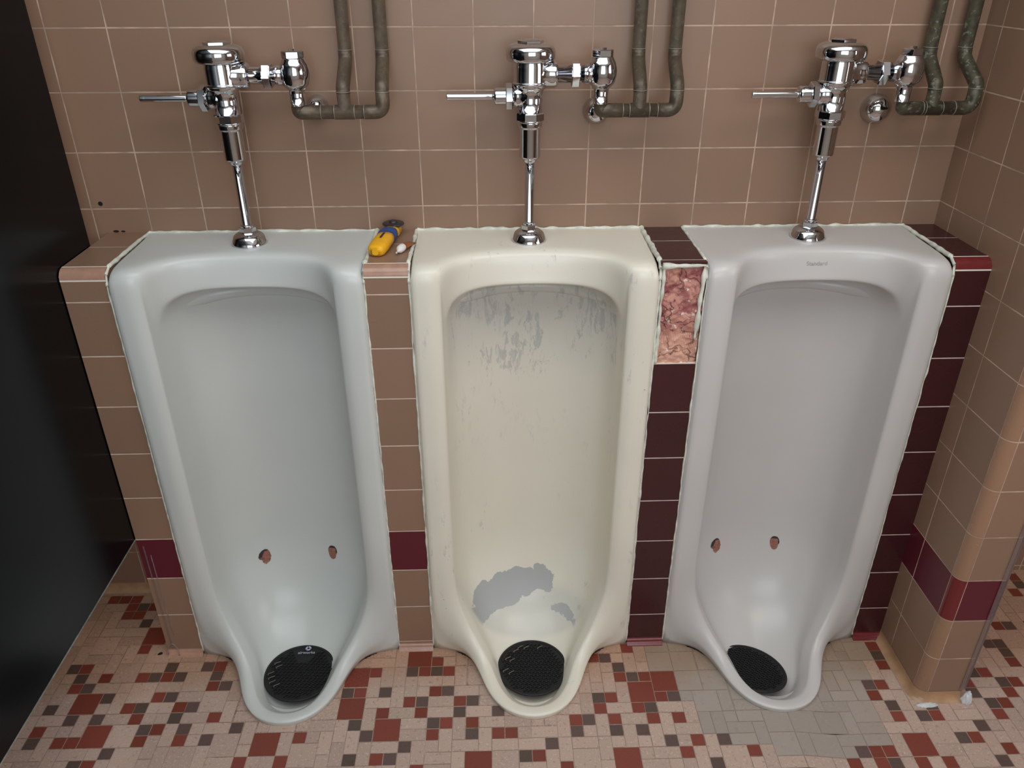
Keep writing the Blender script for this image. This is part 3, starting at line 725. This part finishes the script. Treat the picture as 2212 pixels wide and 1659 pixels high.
# ================================================================== FLUSH VALVES
def flush_valve(loc, label):
    t = thing('flush_valve', label, 'flush valve', loc, group='chrome flush valves over the urinals')
    z = -LEDGE
    ch = M['chrome']
    def L(name, f, mat=ch, par=t, lab=None):
        bm = bmesh.new(); f(bm); return link(name, bm, mat, par, label=lab)
    esc = L('escutcheon', lambda b: lathe(b, rprof([(.0335, .0), (.0345, .0015), (.0335, .005), (.0285, .016), (.021, .0215), (.0135, .0235), (.0125, .0235)], .003), seg=40))
    L('collar_nut', lambda b: (hexnut(b, .0155, .022, .033, rot=.3), lathe(b, rprof([(.0115, .030), (.0125, .031), (.0125, .0365), (.009, .038)], .001), seg=24)), par=esc)
    L('flush_tube', lambda b: lathe(b, [(.0088, .036), (.0088, .165)], seg=28))
    L('vacuum_breaker', lambda b: lathe(b, rprof([(.0088, .150), (.012, .152), (.0135, .157), (.0185, .1595), (.0195, .162), (.0195, .213), (.0225, .215), (.0228, .224), (.020, .226)], .0015), seg=36))
    L('ring_nut', lambda b: (lathe(b, rprof([(.0215, .223), (.0245, .2245), (.0245, .227), (.0215, .2275)], .001), seg=36), hexnut(b, .0265, .226, .2405, n=8, rot=.39)))
    def body(b):
        lathe(b, rprof([(.0215, .238), (.0215, .272), (.0245, .279), (.0285, .283), (.0300, .288), (.0318, .289), (.0318, .2915), (.0300, .2925), (.0300, .320), (.0285, .327), (.0275, .331)], .004), seg=40)
        # outlet boss towards the supply side, flat-sided
        lathe(b, rprof([(.0235, .010), (.0235, .040), (.0225, .047), (.0155, .050)], .003), c=(0, 0, .305), axis='X', seg=8)
        # inclined boss for the handle
        lathe(b, rprof([(.020, -.008), (.0195, -.026), (.015, -.034)], .003), c=(0, 0, .268), axis='X', seg=28)
    L('valve_body', body)
    cap = L('valve_cap', lambda b: lathe(b, rprof([(.031, .3255), (.0405, .327), (.0438, .332), (.0442, .344), (.0405, .352), (.031, .3560), (.022, .357), (.020, .357)], .004), seg=48))
    L('cap_plug', lambda b: (hexnut(b, .0235, .3555, .3610, rot=.2, ch=.001), lathe(b, [(.016, .3605), (.015, .3625)], seg=24)), par=cap)
    hn = L('handle', lambda b: (lathe(b, rprof([(.0055, -.068), (.0062, -.069), (.0062, -.140), (.0066, -.1495), (.0052, -.1505)], .001), c=(0, 0, .268), axis='X', seg=24),
                                lathe(b, rprof([(.0045, -.060), (.0052, -.064), (.0045, -.070)], .001), c=(0, 0, .268), axis='X', seg=16)))
    L('handle_socket', lambda b: lathe(b, rprof([(.0145, -.040), (.0150, -.044), (.0150, -.063), (.0125, -.0655), (.006, -.066)], .0015), c=(0, 0, .268), axis='X', seg=32), par=hn)
    L('socket_nut', lambda b: hexnut(b, .0225, -.0445, -.0315, c=(0, 0, .268), axis='X', rot=.26), par=hn)
    L('supply_tube', lambda b: lathe(b, rprof([(.0148, .046), (.0148, .112)], .001), c=(0, 0, .305), axis='X', seg=32))
    L('coupling_nut', lambda b: hexnut(b, .0225, .0725, .0875, c=(0, 0, .305), axis='X', rot=.1))
    def stop(b):
        lathe(b, rprof([(.0135, .255), (.0135, .281), (.0175, .284), (.0235, .290), (.0262, .302), (.0262, .312), (.0235, .324), (.0195, .331), (.0185, .334)], .003), c=(.1275, 0, 0), seg=40)
        lathe(b, rprof([(.0168, .095), (.0168, .108), (.020, .112)], .001), c=(0, 0, .305), axis='X', seg=28)
    st = L('control_stop', stop)
    L('stop_cap', lambda b: (hexnut(b, .0190, .333, .3455, c=(.1275, 0, 0), rot=.15), lathe(b, [(.007, .345), (.006, .3485)], c=(.1275, 0, 0), seg=16)), par=st)
    return t
VY = -.076
VX = (-.5095, .0335, .5855)
v0 = flush_valve((VX[0], VY, LEDGE), 'chrome flush valve standing on the left urinal, nearest the black partition')
def copy_tree(o, parent=None):
    c = o.copy(); COL.objects.link(c)
    if parent is not None: c.parent = parent
    for ch in list(o.children):
        if ch is not c: copy_tree(ch, c)
    return c
for x, lab in ((VX[1], 'chrome flush valve standing on the cream painted middle urinal'), (VX[2], 'chrome flush valve standing on the right urinal, by the side wall')):
    c = copy_tree(v0); c.location = (x, VY, LEDGE); c['label'] = lab

# ---- brown supply pipes
def pipemat(name, c1, c2, mott):
    b = NB(name); P, X = b.pos()
    col = b.mix(b.ramp(b.noise(P, 60, 5, .65), .42, .62), lin(*c1), lin(*c2))
    col = b.mix(b.math('MULTIPLY', b.ramp(b.noise(P, 140, 4), .58, .66), mott), col, lin(118, 126, 112))
    return b.done(col, .42, .35)
PM = [pipemat('brown_weathered_pipe', (98, 84, 70), (84, 72, 60), .15), pipemat('dark_brown_pipe', (90, 78, 64), (76, 68, 56), .25), pipemat('green_stained_pipe', (80, 76, 60), (66, 60, 48), .8)]
M['solder'] = plain('pale_solder', (150, 146, 136), .4, .4)
def supply(x, mats, label, dx=(0, .070, .137), top=(.072, .139)):
    t = thing('supply_pipe', label, 'pipe', (x, -.079, 1.196), group='brown copper supply pipes on the wall')
    R = .0118; yb, yt = 0, .055
    xe_, xt, xr = dx
    def seg(name, pts, r=R, lab=None, rings=()):
        bm = bmesh.new(); tube(bm, pts, r, 20)
        o = link(name, bm, mats, t, label=lab)
        return o
    seg('inlet_elbow', arc([(xe_, 0, .012), (xe_, 0, 0), (xe_+.040, 0, 0)], .014, 8), R*1.06)
    seg('cross_pipe', [(xe_+.022, 0, 0), (xr-.018, 0, 0)])
    seg('outer_elbow', arc([(xr-.034, 0, 0), (xr, 0, 0), (xr, 0, .038)], .018, 8), R*1.06)
    seg('tee', [(xt-.018, 0, 0), (xt+.018, 0, 0)], R*1.08)
    seg('tee_branch', [(xt, 0, 0), (xt, 0, .034)], R*1.02)
    for xx, xu in ((xt, x_top[0]), (xr, x_top[1])) if False else ((xt, top[0]), (xr, top[1])):
        seg('bent_fitting', arc([(xx, 0, .032), (xx, .002, .042), (xu, yt-.002, .082), (xu, yt, .098)], .014, 5), R*1.05)
        seg('riser', [(xu, yt, .090), (xu, yt, .70)], R)
    for a in ((xe_+.040), (xr-.034), (xt-.018), (xt+.018)):
        bm = bmesh.new(); lathe(bm, rprof([(R*.9, -.0006), (R*1.09, -.0004), (R*1.09, .0006), (R*.9, .0006)], .0002), c=(a, 0, 0), axis='X', seg=24, cap=False)
        link('solder_ring', bm, M['solder'], t, label='thin pale solder line at a joint')
    for xx, yy, zz in [(xt, 0, .0345), (xr, 0, .0345)]+[(q, yt, .0985) for q in top]:
        bm = bmesh.new(); lathe(bm, [(R*.9, -.0006), (R*1.08, -.0004), (R*1.08, .0006), (R*.9, .0006)], c=(xx, yy, zz), seg=24, cap=False)
        link('solder_ring', bm, M['solder'], t, label='thin pale solder line at a joint')
    # pipe clips fixed to the wall, above the photograph
    for xx in top:
        bm = bmesh.new(); box(bm, xx-.018, xx+.018, yt+.004, .079, .55, .57); link('wall_clip', bm, mats, t)
    return t
supply(VX[0]+.1275, PM[0], 'brown supply pipe with two risers beside the left flush valve', (0, .082, .151), (.083, .1495))
supply(VX[1]+.1275, PM[1], 'dark brown supply pipe with two risers beside the middle flush valve', (0, .070, .137), (.072, .139))
supply(VX[2]+.1275, PM[2], 'green-stained supply pipe with two risers in the corner by the side wall', (0.003, .056, .131), (.059, .124))

# ---- chrome caps over the old wall outlets
def wallcap(x, z, r, label):
    bm = bmesh.new(); lathe(bm, rprof([(r, 0), (r, -.004), (r*.985, -.008), (r*.93, -.016), (r*.80, -.024), (r*.58, -.030), (r*.3, -.0335), (.002, -.0345)], .006), axis='Y', seg=40); fix(bm)
    o = link('wall_cap', bm, M['chrome']); o.location = (x, 0, z); tag(o, label, 'pipe cap', 'chrome caps over old outlets'); return o
wallcap(-.363, 1.195, .020, 'domed chrome cap on the wall, half hidden behind the left control stop')
wallcap(.163, 1.184, .025, 'domed chrome cap on the wall behind the middle pipe elbow')
wallcap(.702, 1.184, .0275, 'domed chrome cap on the wall, in full view between right flush valve and its pipes')

# ================================================================== PARTITION
b = NB('black_gloss_laminate'); P, X = b.pos()
b.bump(b.math('MULTIPLY', b.noise(P, 2.2, 2), 1.), .12, .02)
M['panel'] = b.done(lin(9, 12, 14), .22, 0, .16)
tp = thing('toilet_partition', 'glossy black partition panel at the far left, beside the left urinal', 'partition', (-.8265, -.8, .343))
bm = bmesh.new()
pts = [(-.65, 0), (.592, 0), (.592, .607), (.722, .607), (.722, 1.55), (-.65, 1.55)]
fr = [bm.verts.new((.0125, y, z)) for y, z in pts]; bk = [bm.verts.new((-.0125, y, z)) for y, z in pts]
bm.faces.new(fr); bm.faces.new(bk[::-1])
for i in range(len(pts)): bm.faces.new((fr[i], bk[i], bk[(i+1) % 6], fr[(i+1) % 6]))
bmesh.ops.bevel(bm, geom=bm.edges[:], offset=.002, segments=2, affect='EDGES'); fix(bm)
link('panel', bm, M['panel'], tp)
M['edge'] = plain('pale_panel_edge', (150, 150, 142), .5, var=.4, nscale=40)
bm = bmesh.new(); box(bm, .0118, .0135, -.648, .585, -.0006, .0012); link('edge_strip', bm, M['edge'], tp, label='thin pale strip along the bottom edge')
bm = bmesh.new(); box(bm, -.011, .009, .720, .7995, 1.45, 1.50, bevel=.003); link('wall_bracket', bm, M['chrome_worn'], tp)

# ================================================================== SMALL THINGS
# rotary cutter lying on the ledge of the first pier between the urinals
M['yel'] = plain('yellow_plastic', (240, 176, 28), .4, var=.08, nscale=80)
M['blu'] = plain('blue_rubber', (34, 74, 140), .5)
M['blk'] = plain('dark_blade_guard', (44, 40, 42), .35)
A, Bp = Vector((-.2545, -.166, 0)), Vector((-.2335, -.022, 0))
cut = thing('rotary_cutter', 'yellow and blue rotary cutter with a black blade guard, on the tan tile ledge', 'cutter', (A.x, A.y, LEDGE), math.atan2(Bp.y-A.y, Bp.x-A.x))
def loft(bm, secs, mi=0, seg=16, p=3.0):
    rings = []
    for (x, y, z, w, h) in secs:
        ring = []
        for k in range(seg):
            a = 2*math.pi*k/seg; c_, s_ = math.cos(a), math.sin(a)
            q = (abs(c_)**p+abs(s_)**p)**(-1/p)
            ring.append(bm.verts.new((x, y+w*c_*q, z+h*s_*q)))
        rings.append(ring)
    for a, b_ in zip(rings, rings[1:]):
        for k in range(seg):
            f = bm.faces.new((a[k], a[(k+1) % seg], b_[(k+1) % seg], b_[k])); f.smooth = True; f.material_index = mi
    for r_ in (rings[0], rings[-1]): bm.faces.new(r_).material_index = mi
bm = bmesh.new()
loft(bm, [(-.002, 0, .010, .006, .006), (.001, 0, .0105, .0125, .0095), (.008, 0, .011, .0165, .011), (.03, 0, .012, .0180, .0120), (.06, 0, .0125, .0175, .0122), (.077, 0, .013, .0170, .0120)])
loft(bm, [(.104, 0, .013, .0150, .0110), (.112, 0, .013, .0152, .0105), (.118, -.001, .013, .0165, .0090)])
loft(bm, [(.116, -.011, .012, .0060, .0080), (.135, -.011, .012, .0055, .007), (.146, -.009, .012, .004, .005)])
loft(bm, [(.116, .011, .012, .0050, .0080), (.126, .013, .012, .0040, .006)])
link('handle', bm, M['yel'], cut)
bm = bmesh.new(); loft(bm, [(.074, 0, .013, .0178, .0130), (.080, 0, .013, .0180, .0134), (.098, 0, .013, .0165, .0125), (.106, 0, .013, .0160, .0118)]); link('grip_band', bm, M['blu'], cut)
bm = bmesh.new(); box(bm, .040, .069, -.0018, .0022, .0235, .0262, bevel=.0008); link('slide_button', bm, M['blk'], cut, label='long narrow dark slot and slider')
bm = bmesh.new(); lathe(bm, rprof([(.012, .019), (.0215, .0205), (.0215, .0235), (.018, .0250), (.008, .0255)], .001), c=(.137, 0, 0), seg=32); lathe(bm, rprof([(.0085, .025), (.008, .0285), (.005, .0295)], .001), c=(.137, 0, 0), seg=20)
box(bm, .112, .124, -.006, .004, .014, .024, bevel=.001); link('blade_guard', bm, M['blk'], cut)
# glue tube
M['cap'] = plain('white_cap_plastic', (228, 222, 216), .35)
b = NB('orange_translucent_tube'); b.p.inputs['Transmission Weight'].default_value = .55; M['org'] = b.done(lin(196, 112, 50), .25)
gl = thing('glue_tube', 'small orange glue tube with a white cone cap, beside the rotary cutter', 'glue tube', (-.2130, -.150, LEDGE), math.radians(72))
bm = bmesh.new(); loft(bm, [(-.012, 0, .0065, .0017, .0017), (-.004, 0, .0065, .0024, .0024), (.001, 0, .0070, .0060, .0060), (.006, 0, .0078, .0076, .0072), (.016, 0, .0078, .0076, .0074), (.0185, 0, .0078, .0070, .0070)], p=2); link('cap', bm, M['cap'], gl)
bm = bmesh.new(); loft(bm, [(.018, 0, .0075, .0062, .0062), (.024, 0, .0072, .0078, .0066), (.040, 0, .006, .0088, .0045), (.054, 0, .0045, .0096, .0018)], p=2); loft(bm, [(.053, 0, .0035, .0098, .0014), (.060, 0, .0035, .0100, .0012)], p=4); link('tube', bm, M['org'], gl)
# clear plastic corner guards
def clearmat(name, rgb, rough=.12, alpha=.75):
    b = NB(name); b.p.inputs['IOR'].default_value = 1.45
    b.p.inputs['Transmission Weight'].default_value = alpha
    return b.done(lin(*rgb), rough)
M['clear'] = clearmat('clear_vinyl', (232, 222, 224), .2, .9)
M['blob'] = clearmat('milky_clear_plastic', (236, 238, 242), .2, .3)
M['smear'] = plain('bluish_white_filler', (212, 216, 214), .6, var=.2, nscale=80)
def guard(x, y, z0, z1, sx, label, wx=.006, wy=.03):
    t = thing('corner_guard', label, 'corner guard', (x, y, z0), group='clear plastic corner guards')
    bm = bmesh.new()
    n = 6; th = .0012
    prof_ = [(wx*-sx, -.0012)]+[(0+.0012*math.sin(a)*sx, -.0012*math.cos(a)) for a in [math.pi/2*k/n for k in range(n+1)]]+[(.0012*sx, wy)]
    inn = [(wx*-sx, 0)]+[(0, 0)]*(n+1)+[(0, wy)]
    o1 = [[bm.verts.new((px, py, z)) for px, py in prof_] for z in (0, z1-z0)]
    o2 = [[bm.verts.new((px, py, z)) for px, py in inn] for z in (0, z1-z0)]
    for k in range(len(prof_)-1):
        bm.faces.new((o1[0][k], o1[0][k+1], o1[1][k+1], o1[1][k]))
    for k in (0,): bm.faces.new((o1[0][0], o1[1][0], o2[1][0], o2[0][0]))
    bm.faces.new((o1[0][-1], o1[1][-1], o2[1][-1], o2[0][-1]))
    bmesh.ops.remove_doubles(bm, verts=bm.verts[:], dist=1e-6); fix(bm)
    link('strip', bm, M['clear'], t)
    return t
guard(.9805, ye-.001, .030, 2.4, 1, 'clear plastic corner guard down the outer edge of the right tiled wall', .012, .03)
# crumpled clear plastic foot
bm = bmesh.new(); bmesh.ops.create_icosphere(bm, subdivisions=4, radius=1)
for v in bm.verts:
    n_ = .22*mn.noise(v.co*2.2)+.12*mn.noise(v.co*5)
    v.co *= 1+n_
    h = (v.co.z+1)/2
    v.co = Vector((v.co.x*.014*(1.15-h*.75), v.co.y*.011*(1.15-h*.7), max(0, v.co.z+.55)*.022))
o = link('plastic_foot', bm, M['blob'], smooth=True); o.location = (.9865, -.411, .0005); tag(o, 'crumpled clear plastic foot on the floor at the right wall corner', 'plastic foot')
bm = bmesh.new()
bmesh.ops.create_icosphere(bm, subdivisions=4, radius=1)
for v in bm.verts:
    v.co *= 1+.3*mn.noise(v.co*3)
    v.co = Vector((v.co.x*.024, v.co.y*.0065+.2*v.co.x*.004, max(-.2, v.co.z)*.0035))
o = link('filler_smear', bm, M['smear'], smooth=True); o.location = (.899, -.417, .001); tag(o, 'smear of bluish white filler on the floor at the foot of the right wall corner', 'filler smear')
# guard on the left pier corner with an arch-shaped foot
lg = thing('corner_guard', 'clear arch-footed corner guard on the left pier, below the black partition', 'corner guard', (-.800, PF-.0005, .002), group='clear plastic corner guards')
bm = bmesh.new(); box(bm, -.0015, .0015, -.0012, .0008, .020, .325, bevel=.0004); box(bm, .0100, .0116, -.0010, .0004, .06, .30, bevel=.0003); link('strip', bm, M['clear'], lg)
bm = bmesh.new(); tube(bm, arc([(-.010, -.006, 0), (-.010, -.004, .022), (.002, -.002, .040), (.014, -.004, .022), (.014, -.006, 0)], .012, 5), .0013, 8); link('foot', bm, M['clear'], lg)
# dark chip on the floor
bm = bmesh.new(); bmesh.ops.create_icosphere(bm, subdivisions=2, radius=1)
for v in bm.verts:
    v.co *= 1+.35*mn.noise(v.co*1.7); v.co = Vector((v.co.x*.006, v.co.y*.0035, (v.co.z+.8)*.002))
o = link('debris_chip', bm, M['dark'], smooth=True); o.location = (-.8334, -.2178, .0); o.rotation_euler = (0, 0, .5); tag(o, 'small black chip lying on the mosaic floor by the left pier', 'debris')

# ================================================================== LIGHT
def area(name, loc, rot, size, sizey, col, power):
    l = D.lights.new(name, 'AREA'); l.shape = 'RECTANGLE'; l.size = size; l.size_y = sizey; l.color = col; l.energy = power
    o = D.objects.new(name, l); COL.objects.link(o); o.location = loc; o.rotation_euler = rot; return o
area('window_daylight', ((WX0+WX1)/2, WY-.12, (WZ0+WZ1)/2), (math.radians(90), 0, 0), 1.5, 1.35, (.84, .94, 1.0), 26)
area('side_fill', (2.42, -1.5, 1.55), (math.radians(90), 0, math.radians(90)), 1.2, 1.1, (1.0, .95, .97), 13)  # fill light added on the right to brighten the floor
area('ceiling_lamp', (1.0, -1.3, 2.46), (0, 0, 0), .5, .5, (1.0, .72, .48), 5)
area('skylight', (-.1, -1.25, 2.47), (0, 0, 0), 2.4, 1.5, (.88, .96, 1.0), 35)
w = D.worlds.new('World'); bpy.context.scene.world = w; w.use_nodes = True
w.node_tree.nodes['Background'].inputs[0].default_value = (.75, .87, 1, 1); w.node_tree.nodes['Background'].inputs[1].default_value = 1.0

# ================================================================== CAMERA
cam = D.cameras.new('camera'); co = D.objects.new('camera', cam); COL.objects.link(co)
cam.sensor_fit = 'HORIZONTAL'; cam.sensor_width = 36; cam.lens = 1693.18/2212*36
cam.clip_start = .01
co.location = (-.0445, -1.5602, 1.4919-.052)
co.rotation_euler = (math.radians(61.4524), math.radians(.0824), math.radians(-1.7551))
sc = bpy.context.scene; sc.camera = co
sc.view_settings.view_transform = 'Standard'; sc.view_settings.look = 'None'; sc.view_settings.exposure = -.28; sc.view_settings.gamma = 1
sc.view_settings.use_curve_mapping = False
